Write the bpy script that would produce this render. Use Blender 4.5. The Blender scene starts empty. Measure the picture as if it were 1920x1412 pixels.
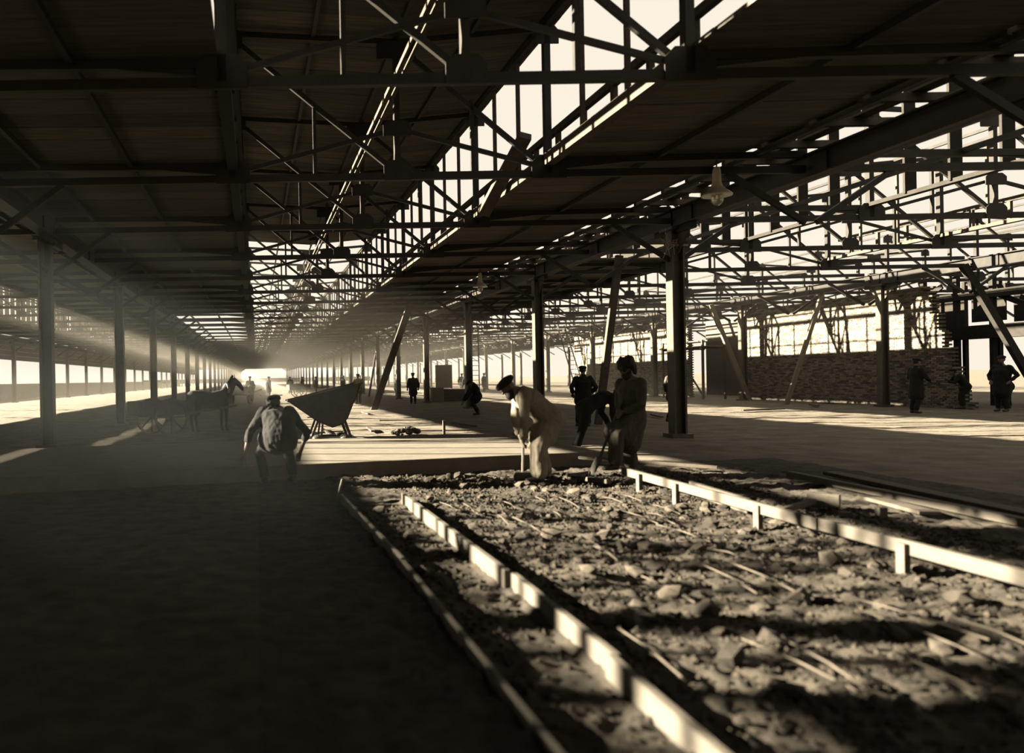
import bpy, bmesh, math, random
from mathutils import Vector, Matrix, Euler, noise

random.seed(11)
S = bpy.context.scene
COL = S.collection
V = Vector

# ------------------------------------------------------------------ camera
cam_d = bpy.data.cameras.new('camera')
cam = bpy.data.objects.new('camera', cam_d)
COL.objects.link(cam)
cam.location = (0, 0, 1.5)
cam.rotation_mode = 'QUATERNION'
ROLL = math.radians(1.0)
cam.rotation_quaternion = (Matrix.Rotation(ROLL, 4, 'Y') @ Matrix.Rotation(math.radians(90), 4, 'X')).to_quaternion()
cam_d.sensor_width = 36.0
cam_d.lens = 36.0 * 1500 / 1920
cam_d.shift_x = 480 / 1920
cam_d.shift_y = 6 / 1920
cam_d.clip_start = 0.05
cam_d.clip_end = 2000
cam_d.dof.use_dof = True
cam_d.dof.focus_distance = 24
cam_d.dof.aperture_fstop = 0.028125 / 0.030
S.camera = cam

# ------------------------------------------------------------------ sky, sun, exposure
world = bpy.data.worlds.new('world')
S.world = world
world.use_nodes = True
bg = world.node_tree.nodes['Background']
bg.inputs[0].default_value = (1.0, 0.91, 0.76, 1)
bg.inputs[1].default_value = 0.97

sun_d = bpy.data.lights.new('sun', 'SUN')
sun_d.energy = 85.0
sun_d.angle = math.radians(0.53)
sun_d.color = (1.0, 0.88, 0.69)
sun = bpy.data.objects.new('sun', sun_d)
COL.objects.link(sun)
SUN_DIR = V((1.0, -0.176, -0.34)).normalized()
sun.rotation_mode = 'QUATERNION'
sun.rotation_quaternion = SUN_DIR.to_track_quat('-Z', 'Y')
sun.location = (-60, 20, 40)

S.view_settings.view_transform = 'Standard'
S.view_settings.look = 'None'
S.view_settings.gamma = 1
S.view_settings.use_curve_mapping = False
S.view_settings.exposure = 0.0
S.cycles.max_bounces = 8
S.cycles.diffuse_bounces = 3
S.cycles.glossy_bounces = 2
S.cycles.volume_bounces = 1
S.cycles.caustics_reflective = False
S.cycles.caustics_refractive = False

# ------------------------------------------------------------------ materials
MATS = {}
def mat(name, c, rough=0.85, var=0.35, scale=6.0, bump=0.0, bscale=40.0, island=0.0, stretch=(1, 1, 1)):
    m = bpy.data.materials.new(name)
    m.use_nodes = True
    nt = m.node_tree
    b = nt.nodes['Principled BSDF']
    b.inputs['Roughness'].default_value = rough
    b.inputs['Specular IOR Level'].default_value = 0.25
    tc = nt.nodes.new('ShaderNodeTexCoord')
    mp = nt.nodes.new('ShaderNodeMapping')
    mp.inputs['Scale'].default_value = stretch
    nt.links.new(tc.outputs['Object'], mp.inputs['Vector'])
    n = nt.nodes.new('ShaderNodeTexNoise')
    n.inputs['Scale'].default_value = scale
    n.inputs['Detail'].default_value = 6
    n.inputs['Roughness'].default_value = 0.65
    nt.links.new(mp.outputs[0], n.inputs['Vector'])
    r = nt.nodes.new('ShaderNodeValToRGB')
    r.color_ramp.elements[0].position = 0.3
    r.color_ramp.elements[1].position = 0.7
    lo = [x * (1 - var) for x in c]
    hi = [min(1, x * (1 + var)) for x in c]
    r.color_ramp.elements[0].color = (*lo, 1)
    r.color_ramp.elements[1].color = (*hi, 1)
    nt.links.new(n.outputs['Fac'], r.inputs['Fac'])
    out = r.outputs['Color']
    if island:
        g = nt.nodes.new('ShaderNodeNewGeometry')
        oi = nt.nodes.new('ShaderNodeObjectInfo')
        ad = nt.nodes.new('ShaderNodeMath'); ad.operation = 'ADD'
        nt.links.new(g.outputs['Random Per Island'], ad.inputs[0])
        nt.links.new(oi.outputs['Random'], ad.inputs[1])
        fr = nt.nodes.new('ShaderNodeMath'); fr.operation = 'FRACT'
        nt.links.new(ad.outputs[0], fr.inputs[0])
        mr = nt.nodes.new('ShaderNodeMapRange')
        mr.inputs['To Min'].default_value = 1 - island
        mr.inputs['To Max'].default_value = 1 + island
        nt.links.new(fr.outputs[0], mr.inputs['Value'])
        mx = nt.nodes.new('ShaderNodeVectorMath'); mx.operation = 'SCALE'
        nt.links.new(out, mx.inputs[0])
        nt.links.new(mr.outputs[0], mx.inputs['Scale'])
        out = mx.outputs[0]
    nt.links.new(out, b.inputs['Base Color'])
    if bump:
        n2 = nt.nodes.new('ShaderNodeTexNoise')
        n2.inputs['Scale'].default_value = bscale
        n2.inputs['Detail'].default_value = 8
        n2.inputs['Roughness'].default_value = 0.7
        nt.links.new(mp.outputs[0], n2.inputs['Vector'])
        bp = nt.nodes.new('ShaderNodeBump')
        bp.inputs['Strength'].default_value = 1.0
        bp.inputs['Distance'].default_value = bump
        nt.links.new(n2.outputs['Fac'], bp.inputs['Height'])
        nt.links.new(bp.outputs[0], b.inputs['Normal'])
    MATS[name] = m
    return m

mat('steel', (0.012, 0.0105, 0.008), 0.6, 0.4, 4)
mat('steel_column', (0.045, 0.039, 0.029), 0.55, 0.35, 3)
mat('roof_board', (0.06, 0.056, 0.044), 0.9, 0.45, 3, stretch=(0.4, 5, 1), island=0.3)
mat('timber_new', (0.06, 0.053, 0.041), 0.8, 0.18, 4, 0.004, 30, stretch=(6, 1, 6))
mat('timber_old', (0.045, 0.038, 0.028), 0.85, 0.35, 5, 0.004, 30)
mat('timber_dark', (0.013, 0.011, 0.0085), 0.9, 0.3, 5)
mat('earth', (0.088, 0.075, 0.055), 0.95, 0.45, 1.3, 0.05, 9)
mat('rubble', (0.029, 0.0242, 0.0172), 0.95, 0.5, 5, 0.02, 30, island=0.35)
mat('stone', (0.05, 0.042, 0.031), 0.9, 0.35, 8, 0.01, 40, island=0.5)
mat('concrete', (0.088, 0.077, 0.058), 0.85, 0.18, 3, 0.004, 40)
mat('brick', (0.095, 0.082, 0.063), 0.9, 0.3, 9, 0.006, 60, island=0.6)
mat('mortar', (0.06, 0.052, 0.04), 0.95, 0.3, 12)
mat('cloth_black', (0.006, 0.0054, 0.0045), 0.95, 0.3, 9)
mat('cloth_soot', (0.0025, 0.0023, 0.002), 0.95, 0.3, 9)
mat('cloth_dark', (0.013, 0.0115, 0.009), 0.95, 0.3, 9)
mat('cloth_mid', (0.042, 0.037, 0.028), 0.95, 0.25, 9)
mat('cloth_light', (0.115, 0.10, 0.075), 0.95, 0.18, 7)
mat('cloth_white', (0.30, 0.27, 0.21), 0.95, 0.1, 7)
mat('leather', (0.016, 0.013, 0.010), 0.6, 0.3, 12)
mat('skin', (0.07, 0.054, 0.038), 0.6, 0.1, 12)
mat('hair', (0.010, 0.009, 0.007), 0.8, 0.3, 20)
mat('horse_coat', (0.013, 0.011, 0.009), 0.7, 0.3, 6)
mat('iron', (0.024, 0.021, 0.017), 0.5, 0.4, 8)
mat('enamel', (0.45, 0.41, 0.33), 0.25, 0.05, 4)
mat('rope', (0.20, 0.175, 0.13), 0.95, 0.3, 30)
mat('board_panel', (0.10, 0.086, 0.063), 0.8, 0.15, 4)
gl = bpy.data.materials.new('glass'); gl.use_nodes = True
gb = gl.node_tree.nodes['Principled BSDF']
gb.inputs['Base Color'].default_value = (0.6, 0.55, 0.45, 1); gb.inputs['Roughness'].default_value = 0.08
gb.inputs['Transmission Weight'].default_value = 0.6
MATS['glass'] = gl

# ------------------------------------------------------------------ mesh helpers
class MB:
    def __init__(s): s.v = []; s.f = []
    def bar(s, p, q, w, h, up=(0, 0, 1)):
        p = V(p); q = V(q); d = (q - p)
        if d.length < 1e-6: return s
        d.normalize(); up = V(up)
        if abs(d.dot(up)) > 0.97: up = V((0, 1, 0))
        a = d.cross(up).normalized(); b = a.cross(d).normalized()
        i = len(s.v)
        for c in (p, q):
            for x, y in ((-1, -1), (1, -1), (1, 1), (-1, 1)):
                s.v.append(c + a * (x * w / 2) + b * (y * h / 2))
        for f in ((3, 2, 1, 0), (4, 5, 6, 7), (0, 1, 5, 4), (1, 2, 6, 5), (2, 3, 7, 6), (3, 0, 4, 7)):
            s.f.append(tuple(i + k for k in f))
        return s
    def box(s, lo, hi):
        i = len(s.v)
        x0, y0, z0 = lo; x1, y1, z1 = hi
        for z in (z0, z1):
            for x, y in ((x0, y0), (x1, y0), (x1, y1), (x0, y1)):
                s.v.append(V((x, y, z)))
        for f in ((3, 2, 1, 0), (4, 5, 6, 7), (0, 1, 5, 4), (1, 2, 6, 5), (2, 3, 7, 6), (3, 0, 4, 7)):
            s.f.append(tuple(i + k for k in f))
        return s
    def prism(s, pts, d):          # pts: polygon (3d, ordered), extruded by vector d
        d = V(d); n = len(pts); i = len(s.v)
        for p in pts: s.v.append(V(p))
        for p in pts: s.v.append(V(p) + d)
        s.f.append(tuple(range(i + n - 1, i - 1, -1)))
        s.f.append(tuple(range(i + n, i + 2 * n)))
        for k in range(n):
            k2 = (k + 1) % n
            s.f.append((i + k, i + k2, i + n + k2, i + n + k))
        return s
    def chain(s, pts, rad, n=10, side=None):
        # a closed tube along pts, radius r or (a across side, b); rounded ends
        pts = [V(p) for p in pts]
        rad = [(r, r) if not isinstance(r, (tuple, list)) else r for r in rad]
        P = []; R = []; T = []
        d0 = (pts[1] - pts[0]).normalized(); d1 = (pts[-1] - pts[-2]).normalized()
        for c in (0.97, 0.7, 0.35):
            k = math.sqrt(1 - c * c); r = rad[0]
            P.append(pts[0] - d0 * (c * min(r))); R.append((r[0] * k, r[1] * k)); T.append(d0)
        for k, p in enumerate(pts):
            if k == 0: t = d0
            elif k == len(pts) - 1: t = d1
            else: t = ((pts[k] - pts[k - 1]).normalized() + (pts[k + 1] - pts[k]).normalized())
            if t.length < 1e-5: t = d1
            P.append(p); R.append(rad[k]); T.append(t.normalized())
        for c in (0.35, 0.7, 0.97):
            k = math.sqrt(1 - c * c); r = rad[-1]
            P.append(pts[-1] + d1 * (c * min(r))); R.append((r[0] * k, r[1] * k)); T.append(d1)
        sv = V(side) if side is not None else V((0, 1, 0))
        i = len(s.v); m = len(P)
        for p, r, t in zip(P, R, T):
            a = sv - t * sv.dot(t)
            if a.length < 0.15:
                a = V((1, 0, 0)) - t * t.x
            a.normalize(); b = t.cross(a)
            for k in range(n):
                an = 2 * math.pi * k / n
                s.v.append(p + a * (r[0] * math.cos(an)) + b * (r[1] * math.sin(an)))
        for j in range(m - 1):
            for k in range(n):
                k2 = (k + 1) % n
                s.f.append((i + j * n + k, i + j * n + k2, i + (j + 1) * n + k2, i + (j + 1) * n + k))
        s.f.append(tuple(i + k for k in range(n - 1, -1, -1)))
        s.f.append(tuple(i + (m - 1) * n + k for k in range(n)))
        return s
    def ell(s, c, r, M=None, nu=12, nv=8):
        c = V(c); i = len(s.v)
        M = M or Matrix.Identity(3)
        s.v.append(c + M @ V((0, 0, r[2])))
        for j in range(1, nv):
            ph = math.pi * j / nv
            for k in range(nu):
                th = 2 * math.pi * k / nu
                s.v.append(c + M @ V((r[0] * math.sin(ph) * math.cos(th), r[1] * math.sin(ph) * math.sin(th), r[2] * math.cos(ph))))
        s.v.append(c + M @ V((0, 0, -r[2])))
        e = len(s.v) - 1
        for k in range(nu):
            k2 = (k + 1) % nu
            s.f.append((i, i + 1 + k, i + 1 + k2))
            s.f.append((e, i + 1 + (nv - 2) * nu + k2, i + 1 + (nv - 2) * nu + k))
            for j in range(nv - 2):
                a = i + 1 + j * nu
                s.f.append((a + k, a + nu + k, a + nu + k2, a + k2))
        return s
    def lathe(s, c, prof, n=16):   # prof [(r,z)...]
        c = V(c); i = len(s.v); m = len(prof)
        for r, z in prof:
            for k in range(n):
                an = 2 * math.pi * k / n
                s.v.append(c + V((r * math.cos(an), r * math.sin(an), z)))
        for j in range(m - 1):
            for k in range(n):
                k2 = (k + 1) % n
                s.f.append((i + j * n + k, i + j * n + k2, i + (j + 1) * n + k2, i + (j + 1) * n + k))
        s.f.append(tuple(i + k for k in range(n - 1, -1, -1)))
        s.f.append(tuple(i + (m - 1) * n + k for k in range(n)))
        return s
    def mesh(s, name, m):
        me = bpy.data.meshes.new(name)
        me.from_pydata([tuple(v) for v in s.v], [], s.f)
        me.materials.append(MATS[m])
        me.update()
        return me
    def build(s, name, m, parent=None, loc=None):
        return obj(name, s.mesh(name, m), parent, loc)

def obj(name, me, parent=None, loc=None):
    o = bpy.data.objects.new(name, me)
    COL.objects.link(o)
    if parent: o.parent = parent
    if loc is not None: o.location = loc
    return o
def empty(name, loc=(0, 0, 0), rz=0):
    o = bpy.data.objects.new(name, None)
    o.empty_display_size = 0.2
    COL.objects.link(o); o.location = loc; o.rotation_euler = (0, 0, rz)
    return o
def tag(o, label, cat=None, group=None, kind=None):
    o['label'] = label
    if cat: o['category'] = cat
    if group: o['group'] = group
    if kind: o['kind'] = kind
    return o
def copy_tree(o, parent=None):
    c = o.copy(); COL.objects.link(c)
    if parent: c.parent = parent
    for ch in list(o.children): copy_tree(ch, c)
    return c
ORD = ['first', 'second', 'third', 'fourth', 'fifth', 'sixth', 'seventh', 'eighth', 'ninth', 'tenth', 'eleventh', 'twelfth',
       'thirteenth', 'fourteenth', 'fifteenth', 'sixteenth', 'seventeenth', 'eighteenth', 'nineteenth', 'twentieth']

# ------------------------------------------------------------------ layout of the halls
ROWS = [-19.8, -4.8, 10.0, 25.2, 40.2]
Y0, BAY, NB = 19.0, 9.3, 26            # first visible column line, bay length
YEND = Y0 + BAY * NB
YCOL = [Y0 + BAY * n for n in range(-2, NB + 1)]
SILL, HEAD, CHORD = 5.4, 7.8, 5.1
HALLS = []                              # centre, half span, left window x, right window x
for a, b in zip(ROWS[:-1], ROWS[1:]):
    c = (a + b) / 2
    HALLS.append((c, (b - a) / 2, c - 2.95, c + 2.7))
HN = ['left-hand hall', 'main hall', 'right-hand hall', 'outer hall beyond the brick wall']
RN = ['outermost left-hand', 'left-hand', 'right-hand', 'brick wall', 'outer right-hand']

# ------------------------------------------------------------------ floor
def ground_h(x, y):
    h = 0.025 * noise.fractal(V((x * 0.55, y * 0.55, 1.3)), 1.0, 2.0, 3)
    rough = 0.0
    if 0.2 < x < 9 and y < 13.6:
        rough = min(1, (x - 0.2) / 1.0, (9 - x) / 1.5, max(0, (13.6 - y)) / 1.0)
    h += (0.014 + 0.024 * rough) * noise.fractal(V((x * 3.4, y * 3.4, 4.1)), 0.55, 2.1, 5)
    if rough:
        h += 0.03 * rough * max(0, noise.noise(V((x * 8, y * 8, 9.0)))) ** 1.2
    if abs(x - 1.45) < 0.3 and y < 9.9: h -= 0.03
    return h * max(0, min(1, (15 - y), (x + 6), (10 - x), (y - 1.5) * 2)) - 0.03
def grid(name, x0, x1, nx, y0, y1, ny, m, fn):
    vs = []; fs = []
    for j in range(ny + 1):
        y = y0 + (y1 - y0) * j / ny
        for i in range(nx + 1):
            x = x0 + (x1 - x0) * i / nx
            vs.append((x, y, fn(x, y)))
    for j in range(ny):
        for i in range(nx):
            a = j * (nx + 1) + i
            fs.append((a, a + 1, a + nx + 2, a + nx + 1))
    me = bpy.data.meshes.new(name); me.from_pydata(vs, [], fs); me.materials.append(MATS[m])
    for p in me.polygons: p.use_smooth = True
    return obj(name, me)
floor = empty('floor'); tag(floor, 'bare trodden earth floor of the unfinished halls', kind='structure')
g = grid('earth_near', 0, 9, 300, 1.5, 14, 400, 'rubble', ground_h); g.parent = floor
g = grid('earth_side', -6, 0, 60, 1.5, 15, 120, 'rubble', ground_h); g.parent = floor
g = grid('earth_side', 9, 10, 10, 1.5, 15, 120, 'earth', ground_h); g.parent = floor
g = grid('earth_side', 0, 9, 90, 14, 15, 10, 'earth', ground_h); g.parent = floor
g = grid('earth_middle', -24, 44, 240, 15, 50, 150, 'earth',
         lambda x, y: max(0, min(1, y - 15, (50 - y) / 2, (x + 24) / 2, (44 - x) / 2)) * (0.04 * noise.fractal(V((x * 0.4, y * 0.4, 1.3)), 1, 2, 3) + 0.025 * noise.fractal(V((x * 2, y * 2, 3)), 1, 2, 3)) - 0.03)
g.parent = floor
MB().box((-400, 50, -0.4), (400, 700, -0.03)).build('earth_far', 'earth', floor)
MB().box((-400, -60, -0.45), (400, 50, -0.2)).build('earth_bed', 'earth', floor)
MB().box((-60, -30, -0.4), (-6, 15, -0.03)).build('earth_side', 'earth', floor)
MB().box((10, -30, -0.4), (60, 15, -0.03)).build('earth_side', 'earth', floor)
MB().box((-60, 15, -0.4), (-24, 50, -0.03)).build('earth_side', 'earth', floor)
MB().box((44, 15, -0.4), (90, 50, -0.03)).build('earth_side', 'earth', floor)
MB().box((-6, -30, -0.4), (10, 1.5, -0.03)).build('earth_side', 'earth', floor)

# ------------------------------------------------------------------ roof boarding
def planks(name, label, x0, x1, z0, z1, y0, ynear, yfar, yend, w=0.62, slits=False):
    """boarding laid across the hall; near boards one by one, the rest joined"""
    root = empty(name); tag(root, label, kind='structure')
    gap = 0.012
    me = MB().prism([(x0, 0, z0), (x1, 0, z1), (x1, 0, z1 + 0.05), (x0, 0, z0 + 0.05)], (0, w - gap, 0)).mesh('plank', 'roof_board')
    y = ynear
    while y < yfar:
        o = obj('plank', me, root, (0, y, random.uniform(-0.006, 0.006)))
        y += w
    for nm, a, b in (('boarding_overhead', y0, ynear), ('boarding_distance', y, yend)):
        if b - a < w: continue
        mb = MB(); q = a
        while q < b - 1e-3:
            e = min(q + w * 3, b)
            mb.prism([(x0, q, z0), (x1, q, z1), (x1, q, z1 + 0.05), (x0, q, z0 + 0.05)], (0, e - q - 0.004, 0)); q = e
        o = mb.build(nm, 'roof_board', root); o['kind'] = 'stuff'
    return root
cM, hM, wlM, wrM = HALLS[1]
cL, hL, wlL, wrL = HALLS[0]
cR, hR, wlR, wrR = HALLS[2]
DIP = 7.62
planks('ceiling', 'boarded ceiling of the main hall, half to the right of the middle beam', cM + 0.02, wrM + 0.25, DIP, HEAD + 0.06, -30, 12.4, 36.4, 36.5)
planks('ceiling_upper_left', 'boarded ceiling of the main hall, half to the left of the middle beam', wlM - 0.25, cM - 0.02, HEAD + 0.06, DIP, -30, 12.4, 36.4, 36.5)
planks('ceiling_lower_right', 'low boarded roof of the main hall beneath the right windows', wrM + 0.05, 8.9, SILL + 0.02, SILL + 0.06, -30, 8, 40, YEND)
planks('ceiling_lower_left', 'low boarded roof of the main hall on its dark left side', -4.85, wlM - 0.05, SILL + 0.06, SILL + 0.02, -30, 8, 24, 46)
planks('ceiling_lower_left_far', 'low boarded roof continuing deep along the left side', -4.85, wlM - 0.05, SILL + 0.06, SILL + 0.02, 80, 80, 80, YEND)
planks('ceiling_left_hall_eave', 'low boarded roof next to the left-hand columns, nearest part', wrL + 0.85, -4.9, SILL + 0.02, SILL + 0.06, -30, 10, 10, 20)  # inner edge cut back out of view so sun reaches the bent worker
planks('ceiling_left_hall_eave_far', 'low boarded roof next to the left-hand columns, farther part', wrL + 0.05, -4.9, SILL + 0.02, SILL + 0.06, 20, 20, 20, YEND)
planks('ceiling_left_hall', 'upper boarded roof of the left-hand hall', wlL - 0.02, wrL + 0.25, HEAD + 0.03, HEAD + 0.03, -30, 10, 10, 60)
planks('ceiling_left_hall_outer', 'low boarded roof at the outer edge of the left-hand hall', -19.9, wlL - 0.05, SILL + 0.06, SILL + 0.02, -30, 10, 10, YEND)
planks('shade_boards_upper', 'added strip of boards over the right-hand hall shading the brick wall top', wlR + 1.2, cR, HEAD + .05, HEAD - 0.05, 31, 31, 31, 66)  # hidden strip added to cast shade along the brick wall top
planks('shade_boards_lower', 'added low boards in the right-hand hall roof shading the lower brick wall', 10.5, wlR - 0.05, SILL + 0.06, SILL + 0.02, 27.6, 27.6, 27.6, 66)  # boarding added to keep sun off the lower brick wall and right-edge man
planks('ceiling_right_hall_far', 'low boarded roof deep in the right-hand hall, left side', 11.8, wlR - 0.15, SILL + 0.06, SILL + 0.06, 120, 120, 120, YEND)
planks('ceiling_right_hall_far_edge', 'low boarded roof deep in the right-hand hall, right side', wrR + 0.15, 25.0, SILL + 0.06, SILL + 0.06, 120, 120, 120, YEND)

# ------------------------------------------------------------------ trusses
def truss_members(half, wl, wr, tied=True):
    m = []
    C = CHORD
    m.append(('bottom_chord', (-half + 0.1, 0, C), (half - 0.1, 0, C), 0.10, 0.13))
    m.append(('top_chord', (wl, 0, HEAD - 0.1), (0, 0, DIP - 0.12), 0.09, 0.10))
    m.append(('top_chord', (0, 0, DIP - 0.12), (wr, 0, HEAD - 0.1), 0.09, 0.10))
    m.append(('post', (wl, 0, C), (wl, 0, HEAD), 0.11, 0.14))
    m.append(('post', (wr, 0, C), (wr, 0, HEAD), 0.11, 0.14))
    m.append(('king_post', (0, 0, C), (0, 0, DIP - 0.1), 0.10, 0.12))
    m.append(('diagonal', (wl, 0, HEAD - 0.15), (0, 0, C + 0.05), 0.07, 0.085))
    m.append(('diagonal', (0, 0, DIP - 0.15), (wr, 0, C + 0.05), 0.07, 0.085))
    m.append(('raking_tie', (wl, 0, C + 0.1), (0, 0, C + 0.85), 0.06, 0.075))
    m.append(('raking_tie', (0, 0, C + 0.85), (wr, 0, C + 0.1), 0.06, 0.075))
    m.append(('hip', (wl / 2, 0, C), (wl / 2, 0, C + 1.25), 0.06, 0.07))
    m.append(('hip', (wr / 2, 0, C), (wr / 2, 0, C + 1.35), 0.06, 0.07))
    for s, w in ((-1, wl), (1, wr)):
        e = s * (half - 0.1)
        mid = (e + w) / 2
        m.append(('rafter', (w, 0, SILL - 0.07), (e, 0, SILL - 0.03), 0.10, 0.12))
        m.append(('web_diagonal', (w + s * 0.05, 0, C + 0.1), (w + (e - w) * 0.3, 0, SILL - 0.08), 0.06, 0.07))
        m.append(('knee_brace', (w + (e - w) * 0.70, 0, C - 0.05), (e, 0, C - 0.95), 0.08, 0.10))
    return m
def truss_gussets(wl, wr):
    g = []
    for x, z, w, h in ((wl, CHORD + 0.12, 0.62, 0.42), (wr, CHORD + 0.12, 0.62, 0.42), (0, CHORD + 0.1, 0.5, 0.36), (0, CHORD + 0.85, 0.5, 0.28),
                       (0, DIP - 0.25, 0.7, 0.36), (wl, HEAD - 0.22, 0.42, 0.34), (wr, HEAD - 0.22, 0.42, 0.34)):
        g.append([(x - w / 2, -0.07, z - h / 2), (x + w / 2, -0.07, z - h / 2), (x + w / 2, -0.07, z + h * 0.2), (x + w * 0.3, -0.07, z + h / 2),
                  (x - w * 0.3, -0.07, z + h / 2), (x - w / 2, -0.07, z + h * 0.2)])
    return g
TY = [Y0 + BAY / 2 * k for k in range(-3, NB * 2 + 1)]
for hi, (c, half, wl, wr) in enumerate(HALLS):
    mem = truss_members(half, wl - c, wr - c); gus = truss_gussets(wl - c, wr - c)
    mj = MB()
    for n, p, q, w, h in mem: mj.bar(p, q, w, h)
    for gp in gus: mj.prism(gp, (0, 0.02, 0))
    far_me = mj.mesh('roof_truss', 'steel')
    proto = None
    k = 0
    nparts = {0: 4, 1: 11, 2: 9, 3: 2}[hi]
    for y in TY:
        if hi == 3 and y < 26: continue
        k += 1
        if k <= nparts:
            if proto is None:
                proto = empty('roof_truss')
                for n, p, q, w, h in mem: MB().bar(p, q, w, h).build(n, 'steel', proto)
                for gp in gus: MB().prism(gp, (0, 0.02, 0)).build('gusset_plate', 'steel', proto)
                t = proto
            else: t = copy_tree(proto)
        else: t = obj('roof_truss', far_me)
        t.location = (c, y, 0)
        if k <= 20:
            tag(t, '%s steel roof truss from the camera in the %s' % (ORD[k - 1], HN[hi]), 'truss', 'roof trusses of the ' + HN[hi], 'thing')
        else:
            tag(t, 'tiny distant steel truss deep in the roof of the ' + HN[hi], 'truss', 'distant trusses of the ' + HN[hi], 'thing')

# ------------------------------------------------------------------ columns and girders
def column_members():
    sh = MB(); sh.box((-0.15, -0.15, 0), (-0.105, 0.15, 4.9)).box((0.105, -0.15, 0), (0.15, 0.15, 4.9)).box((-0.105, -0.02, 0), (0.105, 0.02, 4.9))
    return [('shaft', sh), ('base_plate', MB().box((-0.24, -0.24, -0.1), (0.24, 0.24, 0.05))),
            ('cap_plate', MB().box((-0.22, -0.3, 4.86), (0.22, 0.3, 4.92))),
            ('bracket', MB().prism([(-0.02, 0.15, 4.86), (-0.02, 0.75, 4.86), (-0.02, 0.15, 4.3)], (0.04, 0, 0))),
            ('bracket', MB().prism([(-0.02, -0.15, 4.86), (-0.02, -0.15, 4.3), (-0.02, -0.75, 4.86)], (0.04, 0, 0)))]
cm = column_members()
cj = MB()
for n, m in cm:
    o = len(cj.v); cj.v += m.v; cj.f += [tuple(i + o for i in f) for f in m.f]
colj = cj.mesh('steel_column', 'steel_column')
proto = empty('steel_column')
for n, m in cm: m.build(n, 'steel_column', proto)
first = True
for ri, x in enumerate(ROWS):
    k = 0
    for y in YCOL:
        if ri in (1, 2, 3) and y < 15 or ri == 4 and y < 15 or ri == 0 and y < 8: continue
        k += 1
        near = k <= (5 if ri in (1, 2) else 4)
        if near:
            t = proto if first else copy_tree(proto); first = False
        else: t = obj('steel_column', colj)
        xx = x
        if ri == 1 and abs(y - Y0) < 0.1: xx = -4.95
        if ri == 3: xx = x + 0.2
        t.location = (xx, y + (4.1 if ri == 3 else 0), 0)
        if k <= 12:
            tag(t, '%s steel column from the camera in the %s row' % (ORD[k - 1], RN[ri]), 'column', 'columns of the %s row' % RN[ri], 'thing')
        else:
            tag(t, 'small distant steel column far down the %s row' % RN[ri], 'column', 'distant columns of the %s row' % RN[ri], 'thing')

gm = [('web', MB().box((-0.02, 0, 4.92), (0.02, BAY, 5.36))),
      ('lower_flange', MB().box((-0.16, 0, 4.92), (0.16, BAY, 4.95))),
      ('upper_flange', MB().box((-0.13, 0, 5.33), (0.13, BAY, 5.36))),
      ('splice_plate', MB().box((-0.06, BAY / 2 - 0.5, 4.97), (0.06, BAY / 2 + 0.5, 5.31))),
      ('splice_plate', MB().box((-0.06, 0.05, 4.78), (0.06, 0.85, 5.31))),
      ('splice_plate', MB().box((-0.06, BAY - 0.85, 4.78), (0.06, BAY - 0.05, 5.31)))]
gj = MB()
for n, m in gm:
    o = len(gj.v); gj.v += m.v; gj.f += [tuple(i + o for i in f) for f in m.f]
gjm = gj.mesh('eave_girder', 'steel')
gproto = empty('eave_girder')
for n, m in gm: m.build(n, 'steel', gproto)
first = True
for ri, x in enumerate(ROWS[:4]):
    k = 0
    for y in YCOL[1:-1]:
        k += 1
        if k <= 4 and ri in (1, 2, 3):
            t = gproto if first else copy_tree(gproto); first = False
        else: t = obj('eave_girder', gjm)
        t.location = (x + (0.2 if ri == 3 else 0), y + (4.1 if ri == 3 else 0), 0)
        if k <= 8:
            tag(t, '%s girder length from the camera on the %s columns' % (ORD[k - 1], RN[ri]), 'girder', 'girders of the %s row' % RN[ri], 'thing')
        else:
            tag(t, 'small distant length of girder far down the %s columns' % RN[ri], 'girder', 'distant girders of the %s row' % RN[ri], 'thing')

# purlins and valley joists run over the trusses
def purlin(x, z, y0, y1, label, w=0.07, h=0.08, m='steel', cat='purlin', group=None, name='purlin'):
    o = MB().box((x - w / 2, y0, z - h / 2), (x + w / 2, y1, z + h / 2)).build(name, m)
    return tag(o, label, cat, group, 'thing')
place = ['left edge', 'left quarter', 'middle', 'right quarter', 'right edge']
for hi, (c, half, wl, wr) in enumerate(HALLS):
    y0 = -10 if hi < 3 else 26
    for i, x in enumerate((wl + 0.08, (wl + c) / 2, c, (wr + c) / 2, wr - 0.08)):
        z = HEAD - 0.02 if i in (0, 4) else (HEAD + DIP) / 2 - 0.07 if i in (1, 3) else DIP - 0.07
        purlin(x, z, y0, YEND, 'long upper-roof purlin at the %s of the %s' % (place[i], HN[hi]), group='upper purlins of the ' + HN[hi])
    for i, x in enumerate((c - half + 1.0, (c - half + wl) / 2 + 0.4, (c + half + wr) / 2 - 0.4, c + half - 1.0)):
        purlin(x, SILL - 0.02, 68 if hi == 2 and i > 1 else y0, YEND, 'long low-roof purlin of the %s, %s' % (HN[hi], ('by its left columns', 'below its left windows', 'below its right windows', 'by its right columns')[i]),
               0.08, 0.09, group='lower purlins of the ' + HN[hi])
# longitudinal beam pair under the middle of the main hall roof, catching the sun
for s in (-1, 1):
    purlin(2.38 + 0.06 * s, 6.34, 4, YEND, 'slender longitudinal beam under the main hall ceiling, %s of the pair' % ('left' if s < 0 else 'right'), 0.04, 0.07, 'timber_old', 'beam', 'middle beams of the main hall', 'tie_beam')
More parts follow.
